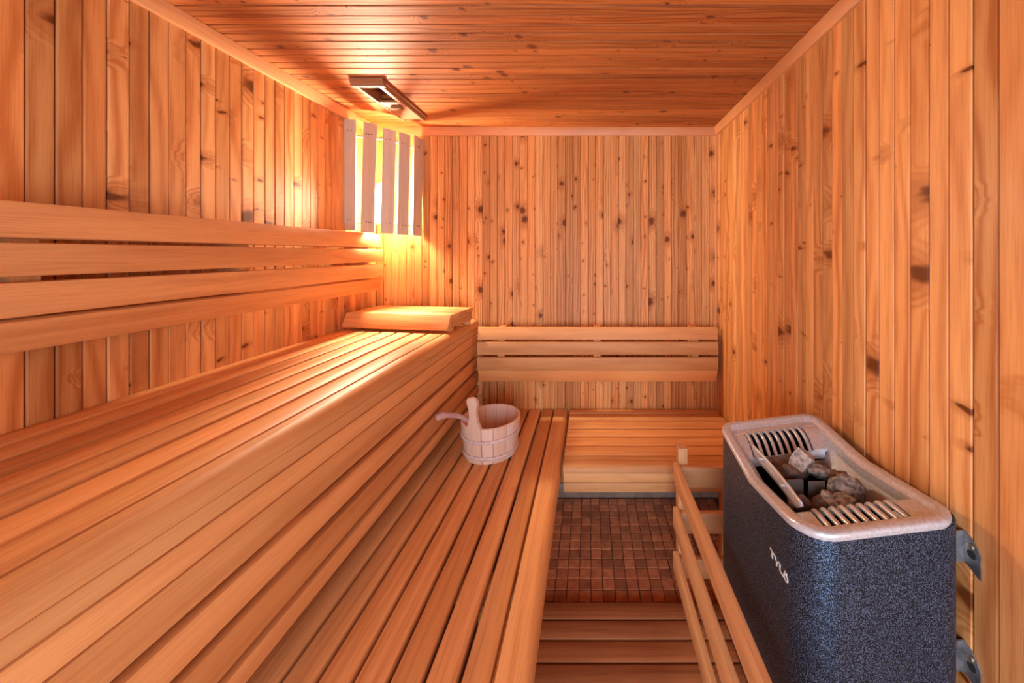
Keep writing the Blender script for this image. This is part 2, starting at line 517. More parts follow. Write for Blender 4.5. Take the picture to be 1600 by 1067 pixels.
# upper bench
ub = thing('upper_bench', 'tall upper slatted bench along the left wall with rounded front edge', 'bench', (-0.88, 0.8, 0.476))
UT = H(-0.354)
gaps = [1.084, 1.011, 0.938, 0.864, 0.791, 0.718, 0.645]
box('back_rail', (L + 0.001, -1.090), (YB0, YB1), (UT - 0.030, UT - 0.001), 'Y', ALDER['Y'], ub)
for i in range(6):
    a, b_ = gaps[i], gaps[i + 1]
    box('slat', (-a + 0.005, -b_ - 0.005), (YB0, YB1), (UT - 0.026, UT + random.uniform(-.0006, .0006)), 'Y', ALDER['Y'], ub, 0.004)
prism('front_edge', nose_prof(-0.6415, -0.598, UT, H(-0.392), 0.030, 1), 'Y', YB0, YB1, ALDER['Y'], ub, 40)
for za, zb in ((-0.394, -0.425), (-0.4275, -0.472), (-0.4745, -0.538), (-0.555, -0.615), (-0.632, -0.694), (-0.711, -0.752)):
    box('riser_slat', (-0.622, -0.600), (YB0, YB1), (H(zb), H(za)), 'Y', ALDER['Y'], ub, 0.003)
for yy in (0.25, 0.735, 1.21, 1.68):
    box('upright', (-0.660, -0.6225), (yy - 0.033, yy + 0.033), (H(-0.750), UT - 0.027), 'Z', ALDER['Z'], ub)
    box('leg', (-0.805, -0.765), (yy - 0.02, yy + 0.02), (0.4765, UT - 0.0905), 'Z', ALDER['Z'], ub)
    box('bearer', (L + 0.001, -0.6605), (yy - 0.02, yy + 0.02), (UT - 0.09, UT - 0.031), 'X', ALDER['X'], ub)

# lower bench
LT = H(-0.840)
lb = thing('lower_bench', 'lower slatted bench running along the riser of the upper bench', 'bench', (-0.45, 0.8, 0))
lg = [0.815, 0.7495, 0.679, 0.6085, 0.538, 0.4675, 0.397, 0.3275, 0.2575, 0.1905]
for i in range(9):
    a, b_ = lg[i], lg[i + 1]
    box('slat', (-a + 0.0052, -b_ - 0.0052), (YB0, YB1 + 0.006), (LT - 0.027, LT + (random.uniform(-.0006, 0) if i > 1 else 0)), 'Y', ALDER['Y'], lb, 0.0045)
prism('front_edge', nose_prof(-0.1865, -0.1150, LT, LT - 0.050, 0.026, 1), 'Y', YB0, YB1 + 0.006, ALDER['Y'], lb, 40)
for k in range(4):
    box('riser_slat', (-0.245, -0.225), (YB0, YB1), (LT - 0.122 - k * 0.085, LT - 0.056 - k * 0.085), 'Y', ALDER['Y'], lb, 0.003)
for yy in (0.25, 0.95, 1.80):
    for xx in (-0.27, -0.75):
        box('leg', (xx - 0.022, xx + 0.022), (yy - 0.022, yy + 0.022), (0.0, LT - 0.082), 'Z', ALDER['Z'], lb)
    box('bearer', (-0.80, -0.15), (yy - 0.02, yy + 0.02), (LT - 0.080, LT - 0.0285), 'X', ALDER['X'], lb)

# short bench across the back wall
bb = thing('back_bench', 'short lower bench of cross slats below the small backrest on back wall', 'bench', (0.29, 1.65, 0))
be = [1.924, 1.863, 1.789, 1.704, 1.627, 1.552, 1.475]
BX0, BX1 = -0.104, R - 0.004
for i in range(6):
    box('slat', (BX0, BX1), (be[i + 1] + 0.0035, be[i] - 0.0035), (LT - 0.027, LT + random.uniform(-.0008, .0004)), 'X', ALDER['X'], bb, 0.003)
prism('front_edge', nose_prof(1.4725, 1.398, LT, H(-0.866), 0.022, -1), 'X', BX0, BX1, ALDER['X'], bb, 40)
box('apron_slat', (BX0 + .002, BX1), (1.4005, 1.421), (H(-0.9035), H(-0.868)), 'X', ALDER['X'], bb)
box('apron_slat', (BX0 + .002, BX1), (1.4005, 1.421), (H(-0.943), H(-0.906)), 'X', ALDER['X'], bb)
box('leg', (0.532, 0.552), (1.425, 1.462), (0.0, LT - 0.075), 'Z', ALDER['Z'], bb)
box('wall_cleat', (BX0, BX1), (1.905, 1.925), (LT - 0.11, LT - 0.0755), 'X', ALDER['X'], bb)
for xx in (0.02, 0.542):
    box('bearer', (xx - 0.02, xx + 0.02), (1.4235, 1.915), (LT - 0.0745, LT - 0.028), 'Y', ALDER['Y'], bb)

# ------------------------------------------------------------------ backrests
PROF = [((.082, 0), (.093, 0)), ((.096, 0), (.098, 0)), ((.098, 0), (.095, 0)), ((.087, 0), (.062, 0))]
def backrest(root, fn, axis, a0, a1, zs, supports, th=0.018):
    """fn(depth) gives the horizontal coordinate of a point that stands `depth` off the wall"""
    sgn = 1 if fn(1) > fn(0) else -1
    back = []
    for (p, q), (z0, z1) in zip(PROF, zs):
        A, B = (fn(p[0]), H(z0)), (fn(q[0]), H(z1))
        prof = oriented(A, B, th) if sgn > 0 else oriented(B, A, th)
        # the board must lie between its face and the wall
        pr = []
        d = Vector(B) - Vector(A); d.normalize()
        nrm = Vector((d.y, -d.x))
        if nrm.x * sgn > 0: nrm = -nrm
        ln = (Vector(B) - Vector(A)).length
        for s, t in crect(0, ln, 0, th, 0.0035):
            pr.append(tuple(Vector(A) + d * s + nrm * t))
        prism('slat', pr, axis, a0, a1, ALDER[axis], root, 40)
        back += [tuple(Vector(A) + nrm * (th + 0.0006)), tuple(Vector(B) + nrm * (th + 0.0006))]
    for s in supports:
        outline = [(fn(0.001), H(zs[0][0]) - 0.004), ] + back + [(fn(0.001), H(zs[-1][1]) + 0.006)]
        prism('upright', outline, axis, s - 0.018, s + 0.018, ALDER['Z'], root)

r1 = thing('slatted_backrest', 'long four-slat wooden backrest on the left wall above upper bench', 'backrest', (L, 0.8, H(-0.2)))
backrest(r1, lambda d: L + d, 'Y', YB0, 1.827, ((.099, .030), (.0205, -.043), (-.054, -.119), (-.128, -.191)), (0.25, 0.68, 1.11, 1.72))
r2 = thing('slatted_backrest', 'short four-slat wooden backrest on the back wall above the back bench', 'backrest', (0.04, D, H(-0.68)))
backrest(r2, lambda d: D - d, 'X', -0.578, 0.664, ((-.382, -.446), (-.4565, -.522), (-.5355, -.603), (-.6065, -.674)), (-0.46, 0.04, 0.55))

# ------------------------------------------------------------------ headrest on the upper bench
hr = thing('headrest', 'raised slatted wooden headrest lying at the far end of upper bench', 'headrest', (-1.140, 1.642, UT))
W_, Dp, Hh = 0.520, 0.245, 0.080
for k in range(3):
    y0_, y1_ = 0.026 + k * 0.074, 0.026 + k * 0.074 + 0.068
    box('slat', (-1.140 + 0.004, -1.140 + W_ - 0.002), (1.642 + y0_, 1.642 + y1_), (UT + Hh - 0.018 - 0.0015 * (2 - k), UT + Hh - 0.0015 * (2 - k)), 'X', ALDER['X'], hr)
fr = [(1.642 - 0.010, UT + 0.016), (1.642 + 0.022, UT + 0.079)]
d = (Vector(fr[1]) - Vector(fr[0])).normalized(); nrm = Vector((d.y, -d.x))
lnf = (Vector(fr[1]) - Vector(fr[0])).length
prism('front_board', [tuple(Vector(fr[0]) + d * s + nrm * t_) for s, t_ in crect(0, lnf, 0, 0.018, .003)], 'X', -1.140, -1.140 + W_, ALDER['X'], hr, 40)
for xs in (0.022, W_ - 0.020):
    side = [(1.642 + 0.036, UT + Hh - 0.0225), (1.642 + 0.020, UT + 0.016), (1.642 + Dp - 0.012, UT + 0.016), (1.642 + Dp, UT + 0.030), (1.642 + Dp, UT + Hh - 0.0225)]
    prism('side_board', side, 'X', -1.140 + xs - 0.012, -1.140 + xs + 0.012, ALDER['Y'], hr)
    for yy in (0.034, 0.20):
        box('foot', (-1.140 + xs - 0.013, -1.140 + xs + 0.013), (1.642 + yy, 1.642 + yy + 0.03), (UT + 0.0005, UT + 0.0155), 'Z', ALDER['Z'], hr, 0.002)
hr.rotation_euler = (0, 0, radians(-8))

# ------------------------------------------------------------------ corner lamp with its slatted shade
lamp = thing('corner_lamp', 'corner wall lamp glowing behind an arc of five vertical wooden slats', 'lamp', (L + 0.05, D - 0.05, H(0.36)))
RA = 0.240
def arc(a, r=RA): return Vector((L + r * sin(radians(a)), D - r * cos(radians(a)), 0))
spec = [(5, .056, .1095, .633), (24, .056, .100, .6226), (43, .057, .098, .609), (60, .059, .094, .609), (81, .072, .095, .617)]
for a, wd, zb, zt in spec:
    p = arc(a, RA)
    tg = Vector((cos(radians(a)), sin(radians(a)), 0))
    nr = Vector((sin(radians(a)), -cos(radians(a)), 0))
    lean = 0.006
    vs = []
    for z in (zb, zt):
        s = lean if z == zt else -lean
        if a in (5,): s *= 0.1
        for t_, q in ((-wd / 2, 0), (wd / 2, 0), (wd / 2, .009), (-wd / 2, .009)):
            vs.append(Vector((0, 0, z - (zb + zt) / 2 + (0.0035 if (z == zt and t_ < 0) else 0))) + tg * (t_ + s) + nr * q)
    fs = [(0, 1, 2, 3), (7, 6, 5, 4)] + [(i, (i + 1) % 4, 4 + (i + 1) % 4, 4 + i) for i in range(4)]
    so = pydata('shade_slat', vs, fs, SHADEW, lamp, (p.x, p.y, H((zb + zt) / 2)))
    for zz in (zb + 0.050, zt - 0.050):
        for off in ((-0.008, 0.008) if a in (5, 43, 60) else (-0.010, 0.0, 0.011)):
            c = p + tg * off + nr * 0.0092
            nd = pydata('nail', [tg * (0.0024 * cos(q * pi / 3)) + Vector((0, 0, 0.0034 * sin(q * pi / 3))) + nr * e for e in (0, .0008) for q in range(6)],
                        [tuple(range(6, 12))] + [(i, (i + 1) % 6, 6 + (i + 1) % 6, 6 + i) for i in range(6)], NAIL, so, (c.x, c.y, H(zz + random.uniform(-.003, .003))))
for zz in (0.147, 0.560):
    tube('rod', [arc(a, RA - 0.0075) + Vector((0, 0, H(zz))) for a in range(2, 89, 5)], 0.0068, SHADEW, lamp, 8)
# oval bulkhead fitting set across the corner, its opal glass facing the room
dn, dt = Vector((1, -1, 0)).normalized(), Vector((1, 1, 0)).normalized()
lc = Vector((L + 0.050, D - 0.050, H(0.262)))
def oval(ru, rv, dep, seg=28):
    return [tuple(lc + dn * dep + dt * (ru * cos(2 * pi * k / seg)) + Vector((0, 0, rv * sin(2 * pi * k / seg)))) for k in range(seg)]
loops_mesh('lamp_housing', [oval(.042, .098, 0.0), oval(.052, .108, 0.006), oval(.052, .108, 0.058), oval(.049, .104, 0.060), oval(.0472, .102, 0.056), oval(.042, .098, 0.008)], PORCELAIN, lamp, 40)
loops_mesh('opal_glass', [oval(.0465, .1015, 0.020), oval(.0465, .1015, 0.033), oval(.042, .096, 0.041), oval(.030, .078, 0.048), oval(.015, .042, 0.0515)], GLOW, lamp, 50, cap='last')
loops_mesh('lamp_mount', [oval(.014, .050, -0.052), oval(.036, .090, -0.016), oval(.044, .100, 0.0075)], PORCELAIN, lamp, 30, cap='last')

# ------------------------------------------------------------------ ceiling vent
VX0, VX1, VY0, VY1, VB = -0.930, -0.800, 1.372, 1.750, H(0.652)
cv = thing('ceiling_vent', 'brown wooden ceiling vent with a half-open sliding shutter', 'vent', (-0.865, 1.56, CE))
def moulded(u0, u1, sg):
    # outline of a stepped frame rail between u0 (inner) and u1 (outer)
    return [(u1, CE - 0.0015), (u1, CE - 0.012), (u1 - sg * 0.006, CE - 0.0145), (u1 - sg * 0.008, VB + 0.006), (u1 - sg * 0.012, VB), (u0, VB), (u0, CE - 0.0015)]
prism('frame_rail', moulded(VY0 + 0.026, VY0, -1), 'X', VX0, VX1, VENTW['X'], cv)
prism('frame_rail', moulded(VY1 - 0.012, VY1, 1), 'X', VX0 + .022, VX1 - .026, VENTW['X'], cv)
prism('frame_rail', moulded(VX1 - 0.026, VX1, 1), 'Y', VY0 + 0.0265, VY1, VENTW['Y'], cv)
prism('frame_rail', moulded(VX0 + 0.022, VX0, -1), 'Y', VY0 + 0.0265, VY1, VENTW['Y'], cv)
box('sliding_shutter', (VX0 + 0.0225, VX1 - 0.0265), (1.537, VY1 - 0.0125), (VB + 0.002, VB + 0.013), 'X', VENTW['X'], cv, 0.001)
box('shutter_knob', (-0.878, -0.834), (1.570, 1.590), (VB - 0.013, VB + 0.0015), 'X', VENTW['X'], cv, 0.002)

# ------------------------------------------------------------------ bucket and ladle
BC = Vector((-0.420, 1.520, LT))
bk = thing('sauna_bucket', 'pale wooden stave bucket with one tall handle stave on the lower bench', 'bucket', BC)
RB, RT, HB, TK = 0.108, 0.1235, 0.147, 0.012
edges = [252]
N_ST = 13
ear = 252.0
cuts = [ear + 15.0]
rem = 330.0
wds = [random.uniform(0.8, 1.2) for _ in range(N_ST)]
tot = sum(wds)
for q in wds: cuts.append(cuts[-1] + rem * q / tot)
def rim_h(a):
    return HB - 0.004 * cos(radians(a - ear))
for i in range(N_ST):
    a0_, a1_ = cuts[i] + 0.35, cuts[i + 1] - 0.35
    vs, fs = [], []
    S = 5
    for k in range(S + 1):
        a = radians(a0_ + (a1_ - a0_) * k / S)
        e = 0.0012 if k in (0, S) else 0
        for r, z in ((RB - e, 0.0), (RT - e, HB - 0.003), (RT - 0.003 - e, HB), (RT - TK + 0.003, HB), (RT - TK, HB - 0.003), (RB - TK, 0.0)):
            vs.append((r * cos(a), r * sin(a), z))
    for k in range(S):
        for j in range(6):
            fs.append((k * 6 + j, k * 6 + (j + 1) % 6, (k + 1) * 6 + (j + 1) % 6, (k + 1) * 6 + j))
    fs += [tuple(range(6)), tuple(range(S * 6, S * 6 + 6))]
    mid = radians((a0_ + a1_) / 2)
    c = Vector((RB * cos(mid), RB * sin(mid), HB / 2))
    pydata('stave', [Vector(v) - c for v in vs], fs, BUCKW, bk, BC + c, 40)
# the tall handle stave
hw = [(0.000, .0265), (0.10, .0290), (0.147, .0305), (0.160, .0260), (0.178, .0195), (0.200, .0160), (0.220, .0165), (0.236, .0205), (0.250, .0235), (0.262, .0225), (0.270, .0170), (0.2735, .0080)]
er, et = Vector((cos(radians(ear)), sin(radians(ear)), 0)), Vector((-sin(radians(ear)), cos(radians(ear)), 0))
vs, fs = [], []
for z, h in hw:
    r = RB + (RT - RB) * z / HB
    for s in (-1, -0.5, 0, 0.5, 1):
        cur = -(abs(s) ** 2) * 0.0028 * (1 if z < 0.16 else 0.3)
        vs.append(er * (r + 0.001 + cur) + et * (s * h) + Vector((0, 0, z)))
    for s in (1, 0.5, 0, -0.5, -1):
        cur = -(abs(s) ** 2) * 0.0028 * (1 if z < 0.16 else 0.3)
        vs.append(er * (r - TK - 0.001 + cur) + et * (s * h * 0.97) + Vector((0, 0, z)))
for i in range(len(hw) - 1):
    for j in range(10):
        fs.append((i * 10 + j, i * 10 + (j + 1) % 10, (i + 1) * 10 + (j + 1) % 10, (i + 1) * 10 + j))
fs += [tuple(range(10)), tuple(range((len(hw) - 1) * 10, len(hw) * 10))]
c = er * RB + Vector((0, 0, 0.13))
pydata('handle_stave', [v - c for v in vs], fs, BUCKW, bk, BC + c, 50)
lathe('bottom', [(0.0, 0.018), (RB - TK - 0.001, 0.018), (RB - TK - 0.001, 0.006), (0.0, 0.006)], BUCKW, bk, BC, 28)
for hz in (0.092, 0.024):
    r = RB + (RT - RB) * hz / HB + 0.0035
    vs, fs = [], []
    S = 48
    for k in range(S):
        a = 2 * pi * k / S
        wv = 0.0012 * sin(3 * a + hz * 40)
        for dr, dz in ((-0.004, -.007), (0.002, -.0065), (0.0042, -.002), (0.0042, .002), (0.002, .0065), (-0.004, .007)):
            vs.append(((r + dr) * cos(a), (r + dr) * sin(a), dz + wv))
    for k in range(S):
        for j in range(6):
            fs.append((k * 6 + j, k * 6 + (j + 1) % 6, ((k + 1) % S) * 6 + (j + 1) % 6, ((k + 1) % S) * 6 + j))
    pydata('hoop', vs, fs, HOOP, bk, BC + Vector((0, 0, hz)), 50)

def unp(px, py, y): return Vector(((px - 921) * y / F, y, E - (py - 396) * y / F))
ld = thing('ladle', 'weathered wooden ladle leaning in the bucket, its knobbed handle pointing left', 'ladle', (-0.41, 1.50, LT + 0.03))
hp = [unp(681, 653, 1.333), unp(690, 649, 1.345), unp(698, 648, 1.358), unp(713, 649, 1.385), unp(724, 652, 1.405), unp(733, 658, 1.428), Vector((-0.462, 1.450, H(-0.708))), Vector((-0.438, 1.478, H(-0.748))), Vector((-0.425, 1.492, H(-0.782)))]
tube('handle', hp, [0.0125, 0.0150, 0.0115, 0.0100, 0.0100, 0.0102, 0.010, 0.010, 0.009], LADLEW, ld, 12)
lathe('bowl', [(0.0, 0.0), (0.022, 0.002), (0.036, 0.014), (0.041, 0.038), (0.038, 0.038), (0.033, 0.018), (0.020, 0.007), (0.0, 0.005)], LADLEW, ld, (-0.400, 1.530, LT + 0.0185), 24)

# ------------------------------------------------------------------ duckboard on the floor
DT = H(-1.276)
db = thing('duckboard', 'dark slatted wooden duckboard on the floor between bench and heater guard', 'duckboard', (0.1, 0.75, 0))
k = 0
yy = 1.304
while yy > 0.0:
    box('slat', (-0.215, 0.668), (yy - 0.0655 + 0.0045, yy - 0.0045 + 0.002), (DT - 0.020, DT), 'X', DECKW['X'], db, 0.004)
    yy -= 0.0655
for xx in (-0.16, 0.19, 0.54):
    box('bearer', (xx - 0.02, xx + 0.02), (yy + 0.02, 1.296), (0.0005, DT - 0.0205), 'Y', DECKW['Y'], db)

# ------------------------------------------------------------------ heater guard
hg = thing('heater_guard', 'light wooden guard rail of three boards around the black heater', 'guard', (0.31, 1.25, H(-0.9)))
box('post', (0.314, 0.346), (1.2505, 1.293), (H(-1.118), H(-0.687)), 'Z', GUARDW['Z'], hg, 0.002)
box('post', (0.314, 0.346), (0.305, 0.348), (H(-1.118), H(-0.735)), 'Z', GUARDW['Z'], hg, 0.002)
for za, zb in ((-0.733, -0.799), (-0.892, -0.962), (-1.049, -1.113)):
    box('side_rail', (0.2945, 0.3135), (0.27, 1.252), (H(zb), H(za)), 'Y', GUARDW['Y'], hg, 0.003)
for za, zb in ((-0.742, -0.812), (-0.902, -0.972), (-1.060, -1.128)):
    box('cross_rail', (0.3145, R - 0.0005), (1.230, 1.2498), (H(zb), H(za)), 'X', GUARDW['X'], hg, 0.003)

# ------------------------------------------------------------------ sauna heater
HX, HR = 0.376, 0.655
HYN, HYF = 0.618, 1.040
HM = 0.838
def top(x, y):
    """height of the heater rim: falls towards the front, dips at mid-length"""
    t = (HR - x) / (HR - HX)
    dip = max(0.0, 1 - abs(y - HM) / 0.185)
    return H(-0.462 - 0.034 * t - (0.022 + 0.010 * t) * dip)
def rrect(x0, x1, y0, y1, r, off=0.0, seg=8, sub=10):
    """closed loop of plan points, inset by off; r = radii (front near, front far, back far, back near)"""
    x0 += off; x1 -= off; y0 += off; y1 -= off
    rn = [max(q - off, 0.004) for q in r]
    pts = []
    cs = [(x0 + rn[0], y0 + rn[0], rn[0], pi), (x1 - rn[3], y0 + rn[3], rn[3], 1.5 * pi), (x1 - rn[2], y1 - rn[2], rn[2], 0), (x0 + rn[1], y1 - rn[1], rn[1], 0.5 * pi)]
    for i, (cx, cy, rr, a0_) in enumerate(cs):
        for k in range(seg + 1):
            a = a0_ + pi / 2 * k / seg
            pts.append((cx + rr * cos(a), cy + rr * sin(a)))
        nx = cs[(i + 1) % 4]
        q0 = pts[-1]; q1 = (nx[0] + nx[2] * cos(nx[3]), nx[1] + nx[2] * sin(nx[3]))
        for k in range(1, sub):
            pts.append((q0[0] + (q1[0] - q0[0]) * k / sub, q0[1] + (q1[1] - q0[1]) * k / sub))
    return pts
ht = thing('sauna_heater', 'speckled charcoal sauna heater with silver grille rim, mounted on right wall', 'heater', (0.52, 0.83, H(-1.02)))
RAD = (0.062, 0.040, 0.045, 0.040)
Z0 = H(-1.035)
bodyx = 0.664
def bl(off, fz, x1=bodyx):
    return [(x, y, fz(x, y)) for x, y in rrect(HX + 0.002, x1, HYN + 0.002, HYF - 0.002, RAD, off)]
loops_mesh('body', [bl(0.012, lambda x, y: top(x, y) - 0.020), bl(0.003, lambda x, y: top(x, y) - 0.010), bl(0.0, lambda x, y: top(x, y) - 0.013), bl(0.0, lambda x, y: H(-0.60)), bl(0.0, lambda x, y: H(-0.80)), bl(0.0, lambda x, y: Z0 + 0.006), bl(0.006, lambda x, y: Z0)], HEATSKIN, ht, 40, cap='last')
# rim
def rl(off, dz):
    return [(x, y, top(x, y) + dz) for x, y in rrect(HX, HR, HYN, HYF, RAD, off)]
loops_mesh('top_rim', [rl(0.0015, -0.014), rl(0.0, -0.007), rl(0.0012, -0.002), rl(0.005, 0.0), rl(0.0175, 0.0006), rl(0.0205, -0.0015), rl(0.0235, -0.0065), rl(0.027, -0.0085), rl(0.0275, -0.016), rl(0.0285, -0.028)], CAST, ht, 50)
# inner casting: far plate, near plate, sloping back wall, front ledge
IX0, IX1, IY0, IY1 = HX + 0.0265, HR - 0.0265, HYN + 0.0265, HYF - 0.0265
GY0, GY1 = 0.6900, 0.9250            # stone opening
def grid_patch(name, fn, nu, nv, mat, parent, thick=0.004, smooth=45):
    vs = [Vector(fn(i / nu, j / nv)) for i in range(nu + 1) for j in range(nv + 1)]
    fs = []
    for i in range(nu):
        for j in range(nv):
            a = i * (nv + 1) + j
            fs.append((a, a + 1, a + nv + 2, a + nv + 1))
    c = sum(vs, Vector()) / len(vs)
    o = pydata(name, [v - c for v in vs], fs, mat, parent, c, smooth)
    return o
# back (wall side) inner slope
def back_slope(u, v):
    y = 0.640 + (1.015 - 0.640) * u
    x = IX1 + 0.0065 - 0.0165 * v - 0.010 * v * v
    s = 1.0 if 0.06 < u < 0.94 else 0.75
    z = top(HR - 0.02, y) - 0.0055 - 0.064 * v * s
    return (x, y, z)
grid_patch('back_slope', back_slope, 24, 6, CAST, ht)
# front ledge (left side)
def front_ledge(u, v):
    y = 0.648 + (1.010 - 0.648) * u
    x = IX0 - 0.003 + 0.0195 * v
    return (x, y, top(x, y) - 0.0085 - 0.022 * v * v)
grid_patch('front_ledge', front_ledge, 24, 4, CAST, ht)
# grille plates: frame pieces plus individually built bars
def far_path(x, t):
    # t 0 at the rim, 1 at the low end of the far grille
    y = 0.992 - 0.052 * t - 0.016 * min(1, max(0, (t - 0.1) / 0.9)) + 0.014 * max(0, t - 0.55) ** 1.0
    z = top(x, 0.995) - 0.0085 - 0.003 * t - 0.050 * max(0, t - 0.25) ** 1.6
    return y, z
BXS_F = [0.437 + i * 0.0178 for i in range(9)]
def strip(name, xa, xb, path, ts, parent, mat, th=0.006):
    vs, fs = [], []
    for t in ts:
        for x in (xa, xb):
            y, z = path(x, t); vs.append((x, y, z))
    nT = len(ts)
    for t in ts:
        for x in (xa, xb):
            y, z = path(x, t); vs.append((x, y, z - th))
    def idx(i, s, l): return l * nT * 2 + i * 2 + s
    for i in range(nT - 1):
        fs.append((idx(i, 0, 0), idx(i, 1, 0), idx(i + 1, 1, 0), idx(i + 1, 0, 0)))
        fs.append((idx(i, 0, 1), idx(i, 1, 1), idx(i + 1, 1, 1), idx(i + 1, 0, 1)))
        for s in (0, 1): fs.append((idx(i, s, 0), idx(i, s, 1), idx(i + 1, s, 1), idx(i + 1, s, 0)))
    for i in (0, nT - 1): fs.append((idx(i, 0, 0), idx(i, 1, 0), idx(i, 1, 1), idx(i, 0, 1)))
    c = sum((Vector(v) for v in vs), Vector()) / len(vs)
    return pydata(name, [Vector(v) - c for v in vs], fs, mat, parent, c, 40)
TS = [i / 12 for i in range(13)]
def bar(name, x, path, ts, parent, r=0.0047):
    return tube(name, [(x, path(x, t)[0], path(x, t)[1] - 0.0015) for t in ts], [r * 0.8] + [r] * (len(ts) - 2) + [r * 0.8], CAST, parent, 8)
gfar = strip('far_grille', IX0 - 0.002, 0.430, far_path, TS, ht, CAST)
strip('grille_side', 0.588, IX1 + 0.002, far_path, TS, gfar, CAST)
def far_head(x, t): return (1.0155 - 0.026 * t, top(x, 1.0) - 0.0085)
strip('grille_edge', IX0, IX1, far_head, [0, 0.5, 1], gfar, CAST)
def far_foot(x, t):
    y, z = far_path(x, 1.0)
    return (y - 0.003 * t, z - 0.002 - 0.012 * t)
strip('grille_edge', 0.415, IX1 - 0.012, far_foot, [-0.3, 0.2, 0.6, 1], gfar, CAST)
for x in BXS_F: bar('grille_bar', x, far_path, TS, gfar)
def near_path(x, t):
    # t 0 at the near rim, 1 at the stone side, where the bars roll over and dive
    y = 0.6455 + 0.0505 * min(1.0, t / 0.82) - 0.003 * max(0, (t - 0.82) / 0.18)
    z = top(x, 0.650) - 0.0085 - 0.002 * t - 0.016 * max(0, t - 0.70) ** 1.2 / 0.236
    return y, z
gnear = strip('near_grille', IX0 - 0.002, 0.428, near_path, TS, ht, CAST)
strip('grille_side', 0.588, IX1 + 0.002, near_path, TS, gnear, CAST)
def near_head(x, t): return (0.6375 + 0.010 * t, top(x, 0.645) - 0.0085)
strip('grille_edge', IX0, IX1, near_head, [0, 0.5, 1], gnear, CAST)
for x in [0.4375 + i * 0.0177 for i in range(9)]: bar('grille_bar', x, near_path, TS, gnear, 0.0052)
# steam deflector plate on the front side, curved, with two pins
def defl(u, v):
    y = 0.690 + (0.912 - 0.690) * u
    bow = 1 - (2 * u - 1) ** 2
    x = 0.4135 + 0.006 * bow + 0.003 * v
    z = H(-0.483) - 0.032 * v * (0.25 + 0.75 * min(1.0, 2.2 * bow))
    return (x, y, z)
do = grid_patch('deflector', defl, 20, 3, CAST, ht)
sm = do.modifiers.new('thick', 'SOLIDIFY'); sm.thickness = 0.003
for u in (0.30, 0.74):
    x, y, z = defl(u, 0.35)
    tube('pin', [(x - 0.012, y, z + 0.001), (x - 0.003, y, z), (x + 0.0005, y, z)], 0.0034, CAST, do, 10)
# black stone basin
vs, fs = [], []
BZ = H(-0.66)
bx0, bx1, by0, by1 = IX0 + 0.004, IX1 - 0.021, IY0, IY1
vs = [(bx0, by0, BZ), (bx1, by0, BZ), (bx1, by1, BZ), (bx0, by1, BZ)] + [(bx0, by0, H(-0.545)), (bx1, by0, H(-0.545)), (bx1, by1, H(-0.545)), (bx0, by1, H(-0.545))]
pydata('stone_basin', vs, [(0, 1, 2, 3)] + [(i, (i + 1) % 4, 4 + (i + 1) % 4, 4 + i) for i in range(4)], LINER, ht)
for px0, px1, yv, zt in ((0.437, 0.4725, 0.785, -0.500), (0.482, 0.5185, 0.782, -0.502)):
    box('divider_plate', (px0, px1), (yv - 0.0015, yv + 0.0015), (BZ + 0.001, H(zt)), 'Z', PLATE, ht, 0.0006)
# logo on the front face
def strokes(name, polys, wdt, place, mat, parent):
    vs, fs = [], []
    for pl in polys:
        pl = [Vector(p) for p in pl]
        n = len(pl)
        b = len(vs)
        for i, p in enumerate(pl):
            d = (pl[min(i + 1, n - 1)] - pl[max(i - 1, 0)]).normalized()
            nr = Vector((-d.y, d.x)) * wdt / 2
            for e in (0, 1):
                vs.append(place(p + nr, e)); vs.append(place(p - nr, e))
        for i in range(n - 1):
            q, r_ = b + 4 * i, b + 4 * i + 4
            fs += [(q + 2, q + 3, r_ + 3, r_ + 2), (q, q + 2, r_ + 2, r_), (q + 1, q + 3, r_ + 3, r_ + 1)]
        fs += [(b, b + 1, b + 3, b + 2), (b + 4 * n - 4, b + 4 * n - 3, b + 4 * n - 1, b + 4 * n - 2)]
    c = sum((Vector(v) for v in vs), Vector()) / len(vs)
    return pydata(name, [Vector(v) - c for v in vs], fs, mat, parent, c)
LW, LH = 0.0635, 0.0150
def place(p, e): return (HX + 0.0016 - 0.0010 * e, 0.7415 - p.x * LH, H(-0.629) + p.y * LH)
asp = LW / LH
O_ = [(3.95 + 0.44 * cos(a), 0.40 + 0.36 * sin(a)) for a in [2 * pi * q / 16 for q in range(17)]]
strokes('logo', [[(0.0, 0.92), (1.15, 0.92)], [(0.52, 0.92), (0.58, 0.0)],
                 [(1.25, 0.95), (1.72, 0.42), (2.3, 0.95)], [(1.72, 0.42), (1.72, 0.0)],
                 [(2.55, 1.0), (2.55, 0.08), (3.35, 0.08)], O_, [(3.68, 1.03), (3.85, 1.03)], [(4.05, 1.03), (4.22, 1.03)]], 0.24, place, LOGO, ht)
